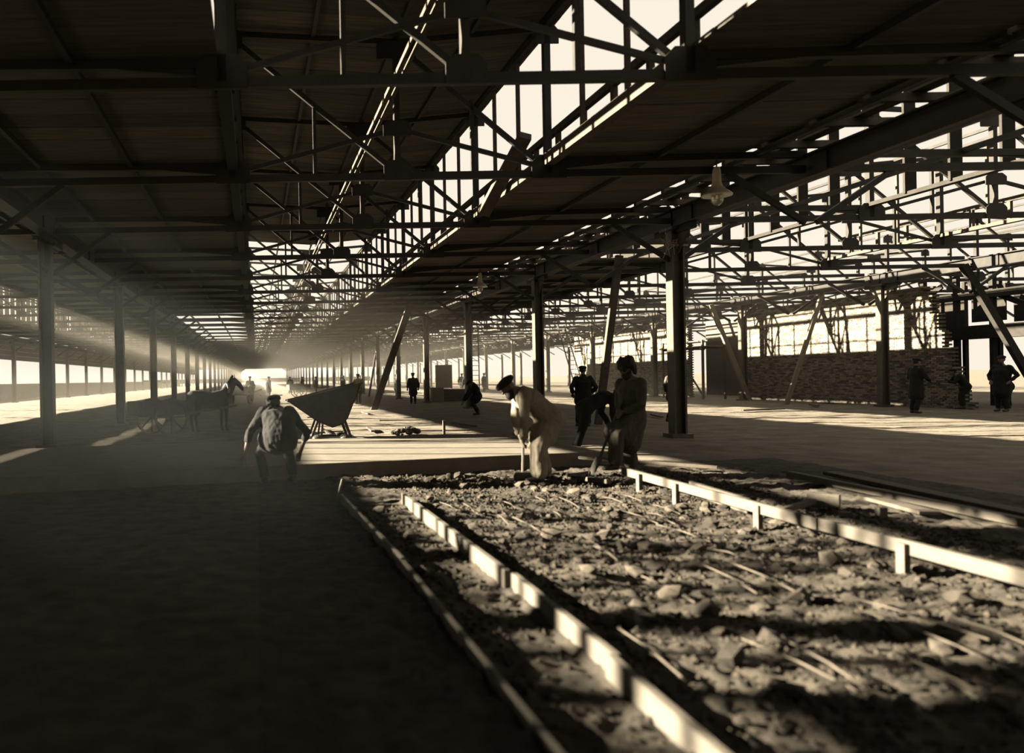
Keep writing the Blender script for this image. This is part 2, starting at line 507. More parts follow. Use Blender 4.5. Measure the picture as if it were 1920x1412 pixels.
# lattice between the king posts
lat = MB()
y = 37.0
while y < YEND - 2:
    lat.bar((cM, y, 5.95), (cM, y + 2.32, 7.45), 0.045, 0.05); lat.bar((cM, y + 2.32, 5.95), (cM, y, 7.45), 0.045, 0.05); y += 2.325
lat.box((cM - 0.05, 37, 5.9), (cM + 0.05, YEND, 6.0))
tag(lat.build('lattice_girder', 'steel'), 'long lattice girder joining the king posts of the main hall', 'girder', kind='thing')
# valley joists over the right-hand columns: sky shows between them
jm = MB().box((8.9, -0.05, 5.40), (11.5, 0.05, 5.52)).mesh('valley_joist', 'timber_old')
y = 8.2; k = 0
while y < 110:
    k += 1
    o = obj('valley_joist', jm, None, (0, y + random.uniform(-0.1, 0.1), 0))
    tag(o, ('%s dark joist from the camera bridging the open valley over the right-hand columns' % ORD[k - 1]) if k <= 20 else 'small distant joist bridging the open valley over the right-hand columns', 'joist', 'joists of the open roof valley', 'thing')
    y += 1.16
for i, (x, w, y0, y1) in enumerate(((9.15, 0.3, 8, 14.5), (9.75, 0.25, 8, 60), (10.55, 0.45, 8, 12.2), (10.6, 0.25, 19.5, 58), (11.2, 0.2, 24, 60), (9.15, 0.2, 40, 90))):
    o = MB().box((x - w / 2, y0, 5.53), (x + w / 2, y1, 5.57)).build('gutter_board', 'timber_old')
    tag(o, '%s board laid along the open roof valley over the right-hand columns' % ('short outer near', 'long middle', 'short wide near', 'wide far', 'narrow far', 'outer far')[i], 'board', 'boards along the roof valley', 'thing')

# ------------------------------------------------------------------ clerestory windows
def window_members(side, deep, raised, lo=0.06, hi_=0.14, dn=0.16):
    m = []
    L = BAY
    m.append(('sill', MB().box((-0.09, 0, SILL - dn), (0.09, L, SILL + (0.82 if raised else lo)))))
    if raised: m.append(('rail', MB().box((-0.04, 0, SILL + 1.26), (0.04, L, SILL + 1.32))))  # raised sill and this rail are added to shape sunlight on the brick wall
    m.append(('head_rail', MB().box((-0.06, 0, HEAD - hi_), (0.06, L, HEAD))))
    d = 0.13 if deep else 0.035
    n = 8 if deep else 6
    for i in range(1, n):
        if not deep and i == 3: continue
        y = L * i / n
        m.append(('mullion', MB().box((-d, y - 0.03, SILL), (d, y + 0.03, HEAD - 0.1))))
    if not deep:
        ox = side * 0.42
        m.append(('curb_rail', MB().box((ox - 0.05, 0, SILL + 0.62), (ox + 0.05, L, SILL + 0.74))))
        m.append(('curb_plate', MB().box((ox - 0.06, 0, SILL + 0.06), (ox + 0.06, L, SILL + 0.14))))
        for i in range(8):
            y = L * (i + 0.5) / 8
            m.append(('stud', MB().box((ox - 0.04, y - 0.05, SILL + 0.1), (ox + 0.04, y + 0.05, SILL + 0.64))))
    return m
wn = 0
for hi, (c, half, wl, wr) in enumerate(HALLS[:3]):
    for side, x in ((-1, wl), (1, wr)):
        deep = side < 0 or hi == 0
        mm = window_members(side, deep, False, *((0.24, 0.08) if hi == 0 and side < 0 else (0.06, 0.42) if hi == 1 and deep else (0.04, 0.10, 0.05 if hi == 2 else 0.16)))  # left sill and head heights shaped to trim the sun strips
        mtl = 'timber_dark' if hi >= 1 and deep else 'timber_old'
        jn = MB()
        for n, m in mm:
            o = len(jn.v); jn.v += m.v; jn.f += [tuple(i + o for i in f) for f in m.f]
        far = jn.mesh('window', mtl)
        proto = None
        if hi == 2 and deep:
            jn2 = MB()
            for n, m in window_members(side, deep, True):
                o = len(jn2.v); jn2.v += m.v; jn2.f += [tuple(i + o for i in f) for f in m.f]
            far_raised = jn2.mesh('window', mtl)
        for k, y in enumerate(YCOL[1 if hi else 0:-1]):
            if hi == 2 and side > 0 and 2 <= k <= 5: continue
            wn += 1
            if k < 5 and side > 0 and hi in (1, 2):
                if proto is None:
                    t = proto = empty('window_%d' % wn)
                    for n, m in mm: m.build(n, mtl, proto)
                else:
                    t = copy_tree(proto); t.name = 'window_%d' % wn
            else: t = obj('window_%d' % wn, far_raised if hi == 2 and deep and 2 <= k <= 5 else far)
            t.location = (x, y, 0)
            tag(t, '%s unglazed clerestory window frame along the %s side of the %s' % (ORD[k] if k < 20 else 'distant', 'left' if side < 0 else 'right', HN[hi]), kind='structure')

# unseen boards added at the left-hand hall's outer windows to band the floor sunlight
for i, (g0, g1, x0, x1) in enumerate(((1.0, 3.5, 2.3, 7.4), (3.5, 3.75, 0.9, 7.4), (4.15, 4.32, 0.9, 4.6), (4.62, 5.05, 1.6, 4.4), (5.6, 5.78, 0.9, 4.8), (6.15, 6.4, 3.2, 4.6),
                                      (3.75, 4.15, 3.4, 7.4), (5.05, 5.6, 6.0, 7.4), (7.2, 7.4, 0.9, 3.0), (8.3, 8.5, 0.9, 4.6), (9.3, 9.5, 0.9, 3.6), (7.4, 8.3, 6.2, 7.4), (6.6, 6.9, 0.9, 2.2), (4.5, 5.0, 6.3, 7.4))):
    z0 = 0.34 * (x0 - wlL); z1 = min(HEAD - 0.04, 0.34 * (x1 - wlL)); dy = 0.176 * (3.0 - wlL)
    o = MB().box((wlL - 0.2, g0 + dy, z0), (wlL - 0.16, g1 + dy, z1)).build('sun_block_board', 'timber_old')
    tag(o, '%s added board shaping sunlight at the outer windows of the left-hand hall, counted from the camera' % ORD[i], 'board', 'added sun-shaping boards over the outer left windows', 'thing')

# ------------------------------------------------------------------ end of the building, outside
fa = MB()
for i in range(5): fa.box((-20.02, -20, 3.45 + i * 0.39), (-19.97, YEND, 3.83 + i * 0.39))
tag(fa.build('trim_1', 'roof_board'), 'plank fascia hanging along the outermost left-hand columns', kind='structure')
wb = MB().box((-40, -31, -0.3), (45, -30.6, 9)).build('wall_back', 'brick'); tag(wb, 'brick end wall behind the camera', kind='structure')
o = MB().box((-25, -40, -0.2), (-24.6, 260, 1.5)).build('wall_left', 'brick'); tag(o, 'low boundary wall outside beyond the left-hand hall', kind='structure')
o = MB().box((-60, 420, -0.2), (60, 421, 2.2)).build('wall_far', 'mortar'); tag(o, 'low pale boundary wall far beyond the open end of the halls', kind='structure')

# ------------------------------------------------------------------ brick wall
BL, BH, BT = 0.27, 0.074, 0.13
bricks = [MB().box((0, 0, 0), (BT, BL - 0.012, BH - 0.012)).mesh('brick', 'brick'), MB().box((-0.012, 0, 0), (BT, BL - 0.016, BH - 0.014)).mesh('brick', 'brick'),
          MB().box((0.008, 0.004, 0), (BT, BL - 0.014, BH - 0.012)).mesh('brick', 'brick')]
def brick_wall(name, label, X, y0f, y1, ztop, nsingle, sd):
    rnd = random.Random(sd)
    root = empty(name); tag(root, label, kind='structure')
    core = MB()
    allb = []
    nz = int(ztop / BH)
    for iz in range(nz):
        z = iz * BH - 0.02
        ys = y0f(z) + (0.135 if iz % 2 else 0.0)
        core.box((X + 0.012, ys + 0.10, z), (X + 0.36, y1, z + BH))
        y = ys
        while y < y1 - 0.05:
            allb.append((y, z)); y += BL
    allb.sort(key=lambda b: b[0])
    core.build('mortar_core', 'mortar', root)
    for y, z in allb[:nsingle]:
        obj('brick', rnd.choice(bricks), root, (X - rnd.uniform(0, 0.012), y, z))
    rest = MB()
    for y, z in allb[nsingle:]:
        d = rnd.uniform(0, 0.014)
        rest.box((X - d, y, z), (X + BT, min(y + BL - 0.012, y1), z + BH - 0.012))
    r = rest.build('brickwork', 'brick', root); r['kind'] = 'stuff'
    return root
def rake(z):
    pts = [(0, 29.5), (0.9, 29.9), (2.3, 30.4), (3.5, 30.9), (5.2, 31.4)]
    for (a, ya), (b, yb) in zip(pts[:-1], pts[1:]):
        if z <= b:
            q = ya + (yb - ya) * (z - a) / (b - a)
            return round(q / 0.27) * 0.27
    return 31.4
brick_wall('wall_right', 'unfinished brick wall with a toothed raking end at the right', 26.3, rake, 42.9, 4.75, 300, 3)
brick_wall('wall_right_far', 'farther stretch of brick wall behind the standing men', 26.3, lambda z: 48.6, 66.0, 4.75, 0, 4)
o = MB().box((30.4, 40, -0.2), (30.7, 54, 4.9)).build('wall_recess', 'mortar'); tag(o, 'dark wall at the back of the recess behind the trestle staging', kind='structure')

# ------------------------------------------------------------------ concrete slab
sl = MB().prism([(-4.6, 10.9, -0.1), (0.95, 12.25, -0.1), (6.0, 13.45, -0.1), (4.9, 18.2, -0.1), (-5.7, 15.8, -0.1)], (0, 0, 0.30)).build('concrete_slab', 'concrete')
bv = sl.modifiers.new('b', 'BEVEL'); bv.width = 0.015; bv.segments = 2
tag(sl, 'freshly laid concrete floor slab lying behind the bent worker', 'slab')

# ------------------------------------------------------------------ form boards, planks
def board(name, p, q, w, h, label, cat='board', group=None, m='timber_new', up=(0, 0, 1)):
    o = MB().bar(p, q, w, h, up).build(name, m)
    bv = o.modifiers.new('b', 'BEVEL'); bv.width = 0.006; bv.segments = 1
    tag(o, label, cat, group)
    return o
G1 = 'form boards on the rubble floor'
board('form_board', (1.04, 9.95, 0.0), (1.15, 6.4, 0.0), 0.035, 0.12, 'thin form board edging the dark strip, farther length', 'board', G1)
board('form_board', (1.15, 6.38, -0.01), (1.16, 2.4, -0.02), 0.035, 0.11, 'thin form board edging the dark strip, nearer length', 'board', G1)
board('form_board', (1.77, 9.75, 0.02), (1.79, 5.78, 0.025), 0.05, 0.14, 'pale form board at the edge of the rubble bed, farther length', 'board', G1)
board('form_board', (1.84, 5.80, 0.01), (1.80, 4.05, 0.015), 0.05, 0.13, 'pale form board at the edge of the rubble bed, middle length', 'board', G1)
board('form_board', (1.78, 4.08, 0.01), (1.70, 2.2, 0.01), 0.05, 0.13, 'pale form board at the edge of the rubble bed, nearest blurred length', 'board', G1)
scr = empty('screed_rail', (0, 0, 0)); tag(scr, 'long bright straightedge board raised on short pegs across the rubble', 'board')
o = MB().bar((4.98, 10.9, 0.17), (4.83, 6.9, 0.17), 0.045, 0.10).build('board', 'timber_new', scr)
o = MB().bar((4.85, 7.0, 0.17), (4.78, 3.8, 0.17), 0.045, 0.10).build('board', 'timber_new', scr)
for y in (10.3, 9.35, 7.75, 5.95, 4.6):
    x = 4.78 + (y - 3.8) * 0.028
    MB().box((x - 0.075, y - 0.04, -0.1), (x - 0.027, y + 0.04, 0.2)).build('peg', 'timber_new', scr)
board('board_offcut', (4.47, 11.35, 0.04), (4.72, 10.75, 0.05), 0.09, 0.06, 'short bright board end lying under the shovel', 'board', 'offcuts')
board('board_offcut', (4.42, 11.4, 0.06), (4.75, 11.55, 0.08), 0.08, 0.05, 'small pale offcut crossing the short board by the shovel', 'board', 'offcuts')
board('plank', (7.45, 11.2, 0.05), (7.08, 7.0, 0.05), 0.10, 0.08, 'dark plank with sunlit patches lying on the shaded floor, inner of two', 'plank', 'planks at the right')
board('plank', (8.1, 11.3, 0.04), (7.5, 7.2, 0.04), 0.22, 0.05, 'broad dark plank on the shaded floor, outer of two', 'plank', 'planks at the right', 'timber_old')
board('plank', (7.0, 9.2, 0.03), (6.8, 8.1, 0.03), 0.2, 0.04, 'short wide dark plank between the two long ones at right', 'plank', 'planks at the right', 'timber_old')
board('plank', (5.25, 9.7, 0.10), (5.12, 8.35, 0.09), 0.05, 0.16, 'stubby pale plank standing on edge beside the straightedge', 'plank')
board('plank', (5.35, 8.2, 0.06), (6.0, 8.65, 0.08), 0.06, 0.06, 'grey lath lying in front of the rubble heap', 'plank', None, 'timber_old')
board('board_offcut', (6.0, 8.75, 0.09), (6.22, 8.55, 0.09), 0.10, 0.14, 'splintered pale board end right of the rubble heap', 'board')
board('wood_block', (6.27, 8.02, 0.05), (6.27, 8.09, 0.05), 0.09, 0.12, 'small bright wooden block standing alone on the dark floor', 'block')
board('wood_block', (5.9, 8.15, 0.03), (6.0, 8.1, 0.03), 0.07, 0.05, 'small bright wood chip near the splintered board end', 'block')
stake = board('stake', (0.98, 10.0, -0.05), (1.06, 10.0, 0.24), 0.03, 0.03, 'short bright wooden stake at the head of the thin form board', 'stake')
board('lath', (5.3, 13.2, 0.12), (6.9, 12.0, 0.06), 0.05, 0.05, 'dark lath lying beside the standing worker\'s feet', 'lath', None, 'timber_old')

# reinforcing rods
rod = empty
rnd = random.Random(5)
for i in range(30):
    y = rnd.uniform(3.6, 9.6); x = rnd.uniform(2.1, 4.5); L = rnd.uniform(0.3, 0.9); a = rnd.uniform(-0.12, 0.12)
    o = MB().chain([(0, -L / 2, 0), (0.01, 0, 0.01), (0, L / 2, 0)], [0.006] * 3, 6).build('steel_rod', 'timber_old')
    o.location = (x, y, ground_h(x, y) + 0.045); o.rotation_euler = (rnd.uniform(-0.03, 0.03), 0, a)
    tag(o, 'thin %s reinforcing rod in the %s third of the rubble bed, %s side' % ('long' if L > 0.6 else 'short', 'nearest' if y < 5.5 else 'middle' if y < 7.6 else 'farthest', 'form-board' if x < 3.3 else 'straightedge'), 'rod', 'reinforcing rods in the rubble bed')

# stones
def stone_mesh(sd, flat=0.7):
    bm = bmesh.new(); bmesh.ops.create_icosphere(bm, subdivisions=1, radius=1)
    r = random.Random(sd)
    for v in bm.verts:
        v.co *= r.uniform(0.72, 1.2); v.co.z *= flat; v.co.x *= 1.25
    me = bpy.data.meshes.new('stone'); bm.to_mesh(me); bm.free(); me.materials.append(MATS['stone'])
    return me
SM = [stone_mesh(i, 0.6 + 0.05 * i) for i in range(8)]
rnd = random.Random(8)
n = 0
while n < 250:
    if n < 60: x, y = rnd.gauss(3.9, 0.8), rnd.gauss(11.6, 0.45)
    elif n < 80: x, y = rnd.gauss(5.6, 0.28), rnd.gauss(9.0, 0.3)
    elif n < 95: x, y = rnd.uniform(1.2, 1.7), rnd.uniform(3, 9.8)
    else: x, y = rnd.uniform(2.0, 5.2), rnd.uniform(3.4, 11.2)
    if y > 12.2: continue
    s = rnd.choice((0.028, 0.035, 0.045, 0.06, 0.075)) * (1.15 if n < 60 else 1)
    o = obj('stone', rnd.choice(SM), None, (x, y, ground_h(x, y) + s * 0.35))
    o.scale = (s, s, s); o.rotation_euler = (rnd.uniform(-.4, .4), rnd.uniform(-.4, .4), rnd.uniform(0, 6.3))
    zone = ('broken stone in the heap around the bent worker\'s boots', 'broken stone in the small heap beside the long straightedge', 'small stone between the two left form boards',
            'broken stone scattered over the rubble bed')[0 if n < 60 else 1 if n < 80 else 2 if n < 95 else 3]
    if n >= 95:
        zone = '%s broken stone on the %s of the rubble bed, toward its %s edge' % ('small' if s < 0.04 else 'middling' if s < 0.065 else 'large', 'nearest third' if y < 5.5 else 'middle third' if y < 8.3 else 'farthest third', 'form-board' if x < 3.6 else 'straightedge')
    elif n < 80: zone = ('small ' if s < 0.04 else 'middling ' if s < 0.06 else 'large ') + zone
    tag(o, zone, 'stone', zone + ' group')
    n += 1
rub = MB()
for i in range(14000):
    if i < 1800: x, y = rnd.gauss(3.9, 1.0), rnd.gauss(11.6, 0.5)
    elif i < 2300: x, y = rnd.gauss(5.6, 0.4), rnd.gauss(9.0, 0.35)
    elif i < 2800: x, y = rnd.uniform(1.2, 1.72), rnd.uniform(2.6, 9.9)
    else: x, y = rnd.uniform(1.9, 6.5), rnd.uniform(2.6, 12.2)
    if y > 12.3: continue
    s = rnd.uniform(0.008, 0.026)
    z = ground_h(x, y) + s * 0.3
    k = len(rub.v)
    for dx, dy, dz in ((1, 0, 0), (-1, 0, 0), (0, 1, 0), (0, -1, 0), (0, 0, 1), (0, 0, -1)):
        q = s * rnd.uniform(0.7, 1.5)
        rub.v.append(V((x + dx * q + rnd.uniform(-s, s) * .3, y + dy * q, z + dz * q * 0.8)))
    for a, b, c_ in ((0, 2, 4), (2, 1, 4), (1, 3, 4), (3, 0, 4), (2, 0, 5), (1, 2, 5), (3, 1, 5), (0, 3, 5)): rub.f.append((k + a, k + b, k + c_))
rb = rub.build('rubble', 'rubble'); tag(rb, 'loose stone chippings strewn over the floor bed', 'rubble', kind='stuff')

# ------------------------------------------------------------------ tipping wagon
hop = empty('tipping_wagon', (1.62, 17.9, 0)); tag(hop, 'dark steel tipping wagon with V-shaped skip beside the slab', 'wagon')
sec = [(-0.93, 1.01), (0.66, 1.38), (0.36, 0.63), (0.26, 0.50), (0.02, 0.43), (-0.30, 0.56)]
ins = [(-0.86, 1.0), (0.62, 1.34), (0.32, 0.66), (0.22, 0.54), (0.03, 0.48), (-0.27, 0.60)]
b_ = MB(); n = len(sec); L = 1.1
# end walls
for yy in (-L / 2, L / 2 - 0.02): b_.prism([(x, yy, z) for x, z in sec][::-1], (0, 0.02, 0))
for i in range(1, n):                      # side sheets
    p, q = sec[i], sec[(i + 1) % n]
    if i == n - 1: p, q = sec[n - 1], sec[0]
    b_.bar((p[0], -L / 2, p[1]), (p[0], -L / 2 + 0.001, p[1]), 0.001, 0.001)
    a, c_ = V((p[0], 0, p[1])), V((q[0], 0, q[1]))
    b_.prism([a + V((0, -L / 2, 0)), c_ + V((0, -L / 2, 0)), c_ + V((0, -L / 2, 0)) + (a - c_).normalized().cross(V((0, 1, 0))) * 0.02, a + V((0, -L / 2, 0)) + (a - c_).normalized().cross(V((0, 1, 0))) * 0.02], (0, L, 0))
sk = b_.build('skip', 'iron', hop)
MB().bar((-0.95, -L / 2 - 0.02, 1.01), (0.68, -L / 2 - 0.02, 1.39), 0.05, 0.035).build('rim', 'iron', sk)
MB().bar((-0.95, L / 2 + 0.02, 1.01), (0.68, L / 2 + 0.02, 1.39), 0.05, 0.035).build('rim', 'iron', sk)
for yy in (-0.42, 0.42):
    MB().bar((-0.46, yy, 0.12), (-0.28, yy, 0.58), 0.05, 0.05).build('stand', 'iron', hop); MB().bar((0.46, yy, 0.12), (0.30, yy, 0.58), 0.06, 0.06).build('stand', 'iron', hop); MB().bar((-0.22, yy, 0.2), (-0.18, yy, 0.5), 0.04, 0.04).build('stand', 'iron', hop)
    MB().bar((-0.50, yy, 0.17), (0.52, yy, 0.17), 0.07, 0.10).build('side_beam', 'iron', hop)
MB().bar((-0.48, -0.45, 0.17), (-0.48, 0.45, 0.17), 0.06, 0.1).bar((0.5, -0.45, 0.17), (0.5, 0.45, 0.17), 0.06, 0.1).build('cross_beam', 'iron', hop)
for xx in (-0.3, 0.3):
    MB().chain([(xx, -0.5, 0.14), (xx, 0.5, 0.14)], [0.025, 0.025], 8).build('axle', 'iron', hop); ax = hop.children[-1]
    for yy in (-0.46, 0.46):
        MB().chain([(xx, yy - 0.03, 0.14), (xx, yy + 0.03, 0.14)], [0.14, 0.14], 16, side=(1, 0, 0)).build('wheel', 'iron', ax)
for i, xx in enumerate((1.35, 1.95)):
    o = MB().box((xx - 0.03, 15.9 + i * 0.1, -0.02), (xx + 0.03, 24, 0.035)).build('rail', 'iron'); tag(o, 'narrow-gauge rail under the tipping wagon, %s one' % ('left' if i == 0 else 'right'), 'rail', 'rails of the wagon track')

# ------------------------------------------------------------------ timber props
def prop(p, q, w, label, m='timber_old'):
    board('timber_prop', p, q, w, w * 0.7, label, 'prop', 'leaning timber props', m, up=(0, 1, 0))
prop((5.5, 37.6, -0.05), (7.35, 37.72, 4.98), 0.30, 'wide timber prop leaning behind the tipping wagon')
prop((10.15, 23.8, -0.05), (10.85, 23.76, 5.0), 0.20, 'tall timber prop leaning beside the man in the dark coat')
prop((23.5, 35.5, -0.05), (25.5, 35.9, 5.0), 0.17, 'pale timber prop leaning up to the right against the brick wall', 'board_panel')
prop((25.6, 41.5, -0.05), (23.7, 41.6, 5.0), 0.22, 'pale timber prop leaning up to the left beside the trestle staging', 'board_panel')
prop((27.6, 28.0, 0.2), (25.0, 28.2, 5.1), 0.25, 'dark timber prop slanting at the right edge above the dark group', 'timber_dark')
prop((9.0, 64.0, -0.05), (10.1, 66, 4.4), 0.16, 'thin distant prop leaning on the right-hand row')

prop((5.2, 15.2, 6.05), (4.9, 17.0, 4.95), 0.24, 'short dark plank slanting across the right-hand windows under the ceiling')
# ladders
def ladder(p, q, w, label, side=(1, 0, 0)):
    r = empty('ladder', p); tag(r, label, 'ladder', 'ladders')
    d = V(q) - V(p); s = V(side) * w / 2
    MB().bar(-s, d - s * 0.8, 0.06, 0.08).build('rail', 'board_panel', r); MB().bar(s, d + s * 0.8, 0.06, 0.08).build('rail', 'board_panel', r)
    n = int(d.length / 0.3)
    for i in range(1, n):
        c = d * (i / n)
        MB().bar(c - s, c + s, 0.035, 0.035).build('rung', 'board_panel', r)
ladder((22.4, 55, 0), (21.2, 55.5, 4.9), 0.6, 'tall wooden ladder standing beside the far brick wall')
ladder((13.7, 50, 0), (13.9, 50.6, 4.6), 0.5, 'narrow wooden ladder standing behind the third right-hand column')

# trestle staging by the brick wall
ts = empty('trestle_staging', (25.4, 45.6, 0)); tag(ts, 'timber trestle staging with a bright plank deck before the dark recess', 'scaffold')
for i, z in enumerate((2.85, 3.17)):
    for j in range(3):
        MB().box((-1.2 + i * .2 + j * 0.36, -2.4, z), (-0.86 + i * .2 + j * 0.36, 2.4, z + 0.06)).build('deck_plank', 'timber_new', ts)
for x, y in ((-1.1, -2.1), (0.1, -2.1), (-1.1, 0), (0.1, 0), (-1.1, 2.1), (0.1, 2.1)):
    MB().bar((x, y, 0), (x, y, 3.25), 0.09, 0.09).build('leg', 'timber_old', ts)
for y in (-2.1, 0, 2.1):
    MB().bar((-1.1, y, 2.8), (0.2, y, 2.8), 0.09, 0.1).build('bearer', 'timber_old', ts)
MB().bar((-1.1, -2.1, 0.2), (-1.1, -0.1, 2.0), 0.06, 0.08).build('brace', 'timber_old', ts)
MB().bar((-1.1, 2.1, 0.2), (-1.1, 0.1, 2.0), 0.06, 0.08).build('brace', 'timber_old', ts)
# gantry staging beyond the toothed end of the wall
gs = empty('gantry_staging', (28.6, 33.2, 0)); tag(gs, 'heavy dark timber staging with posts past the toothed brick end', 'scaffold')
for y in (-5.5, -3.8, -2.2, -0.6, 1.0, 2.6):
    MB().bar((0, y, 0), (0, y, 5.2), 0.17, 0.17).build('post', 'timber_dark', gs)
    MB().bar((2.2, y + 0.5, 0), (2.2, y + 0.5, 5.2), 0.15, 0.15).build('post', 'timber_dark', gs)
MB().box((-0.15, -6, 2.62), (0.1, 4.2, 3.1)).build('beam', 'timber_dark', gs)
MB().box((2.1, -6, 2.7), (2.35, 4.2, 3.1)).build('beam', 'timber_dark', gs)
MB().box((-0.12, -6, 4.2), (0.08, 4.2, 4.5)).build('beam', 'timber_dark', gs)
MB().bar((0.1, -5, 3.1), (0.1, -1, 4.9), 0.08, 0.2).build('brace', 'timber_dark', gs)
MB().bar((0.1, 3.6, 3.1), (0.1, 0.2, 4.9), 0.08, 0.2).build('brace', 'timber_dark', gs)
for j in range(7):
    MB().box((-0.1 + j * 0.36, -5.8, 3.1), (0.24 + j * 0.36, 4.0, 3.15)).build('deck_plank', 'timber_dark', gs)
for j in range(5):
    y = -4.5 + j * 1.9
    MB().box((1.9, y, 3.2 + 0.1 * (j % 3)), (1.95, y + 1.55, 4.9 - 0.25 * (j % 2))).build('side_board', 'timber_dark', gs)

# ------------------------------------------------------------------ hanging lamps
def lamp(loc, drop, label):
    r = empty('pendant_lamp', loc); tag(r, label, 'lamp', 'white enamel pendant lamps')
    MB().chain([(0, 0, 0.5), (0, 0, 0.5 + drop)], [0.012, 0.012], 6).build('cord', 'iron', r)
    MB().lathe((0, 0, 0), [(0.245, 0.0), (0.25, 0.02), (0.17, 0.09), (0.10, 0.16), (0.075, 0.24), (0.065, 0.46), (0.05, 0.5), (0.02, 0.52)], 18).build('shade', 'enamel', r)
    MB().ell((0, 0, -0.06), (0.10, 0.10, 0.11)).build('globe', 'glass', r.children[-1])
lamp((8.25, 14.22, 4.62), 0.2, 'white bell-shaped pendant lamp hanging nearest the camera under the right-hand roof')
lamp((7.95, 28.18, 4.62), 0.2, 'small white pendant lamp hanging farther along under the right-hand roof')
lamp((7.95, 42.1, 4.62), 0.2, 'tiny white pendant lamp far down under the right-hand roof')

# frayed rope tied round the head of the nearest column
rp = empty('rope_binding', (10.0, 19.0, 4.4)); tag(rp, 'frayed pale rope ends tied round the head of the nearest right-hand column', 'rope')
rnd = random.Random(21)
MB().chain([(-0.2, -0.2, 0.1), (0.2, -0.2, 0.08), (0.2, 0.2, 0.12), (-0.2, 0.2, 0.1), (-0.2, -0.2, 0.14)], [0.022] * 5, 6).build('coil', 'rope', rp)
for i in range(14):
    a = V((-0.2 + rnd.uniform(-0.05, 0.2), -0.2, rnd.uniform(0.05, 0.2)))
    b = a + V((rnd.uniform(-0.28, 0.1), rnd.uniform(-0.1, 0.02), rnd.uniform(-0.55, 0.45)))
    MB().chain([a, (a + b) / 2 + V((-0.05, 0, 0.03)), b], [0.012, 0.01, 0.005], 5).build('strand', 'rope', rp)

# boxes and boards in the middle distance
o = MB().box((-0.75, -0.5, 0), (0.75, 0.5, 0.75)).build('crate', 'timber_old'); o.location = (11.9, 48.5, 0); tag(o, 'dark wooden crate beside the pale upright board', 'crate')
bv = o.modifiers.new('b', 'BEVEL'); bv.width = 0.02
o = MB().box((-0.35, -0.3, 0), (0.35, 0.3, 0.85)).build('crate', 'board_panel'); o.location = (10.75, 47.6, 0); tag(o, 'pale upright crate standing at the foot of the column beside the dark crate', 'crate')
bv = o.modifiers.new('b', 'BEVEL'); bv.width = 0.02
pb = empty('upright_board', (12.2, 52, 0)); tag(pb, 'pale upright display board standing on legs among the men', 'board')
MB().box((-0.55, -0.02, 0.75), (0.55, 0.02, 2.25)).build('panel', 'board_panel', pb)
for s in (-0.5, 0.5): MB().bar((s, 0.03, 0), (s, 0.03, 2.2), 0.07, 0.05).build('leg', 'timber_old', pb)
rnd = random.Random(33)
spots = [(3.2, 22.5), (4.9, 21.5), (6.2, 24.0), (5.0, 27.0), (8.6, 26), (6.9, 20.0), (13.5, 27), (19, 30), (23.0, 33.0), (2.5, 30), (4.5, 33)]
for i, (x, y) in enumerate(spots):
    L = rnd.uniform(0.7, 1.8); a = rnd.uniform(-0.5, 0.5) + (0 if i % 2 else 1.4)
    o = board('loose_plank', (-L / 2, 0, 0), (L / 2, 0, 0.02), 0.12, 0.05, 'weathered plank lying loose on the trodden earth floor', 'plank', 'loose planks on the earth floor', 'timber_old')
    o.location = (x, y, 0.04); o.rotation_euler = (0, 0, a)
board('peg', (4.35, 18.6, 0), (4.35, 18.6, 0.48), 0.06, 0.06, 'short upright peg behind the concrete slab', 'peg', None, 'timber_old')
board('loose_plank', (2.6, 18.45, 0.07), (4.3, 18.8, 0.06), 0.10, 0.05, 'plank edging the far side of the concrete slab', 'plank', None, 'timber_old')
hp = MB()
for i in range(40):
    a = rnd.uniform(0, 6.3); r_ = abs(rnd.gauss(0, 0.22)); s = rnd.uniform(0.05, 0.12)
    hp.ell((3.95 + r_ * math.cos(a) * 1.3, 21.0 + r_ * math.sin(a), max(0.02, 0.16 - r_ * 0.4)), (s, s, s * 0.7), None, 6, 4)
tag(hp.build('spoil_heap', 'stone'), 'small dark heap of clods behind the concrete slab', 'heap', kind='stuff')

# ------------------------------------------------------------------ people
def remesh(mb, name, m, vox, parent, smooth=2, sub=False):
    me = mb.mesh(name, m)
    o = obj(name, me)
    r = o.modifiers.new('r', 'REMESH'); r.mode = 'VOXEL'; r.voxel_size = vox; r.use_smooth_shade = True
    s = o.modifiers.new('s', 'SMOOTH'); s.factor = 0.5; s.iterations = smooth
    bpy.context.view_layer.update()
    dg = bpy.context.evaluated_depsgraph_get()
    nm = bpy.data.meshes.new_from_object(o.evaluated_get(dg))
    nm.name = name
    o.modifiers.clear(); o.data = nm
    for p in nm.polygons: p.use_smooth = True
    if not nm.materials: nm.materials.append(MATS[m])
    o.parent = parent
    return o

def fold(o, amp):
    me = o.data
    nv = [v.normal.copy() for v in me.vertices]
    for v, n in zip(me.vertices, nv):
        p = v.co
        d = noise.noise(V((p.x * 9, p.y * 9, p.z * 4))) + 0.6 * noise.noise(V((p.x * 22, p.y * 22, p.z * 10)))
        v.co = p + n * (amp * d)

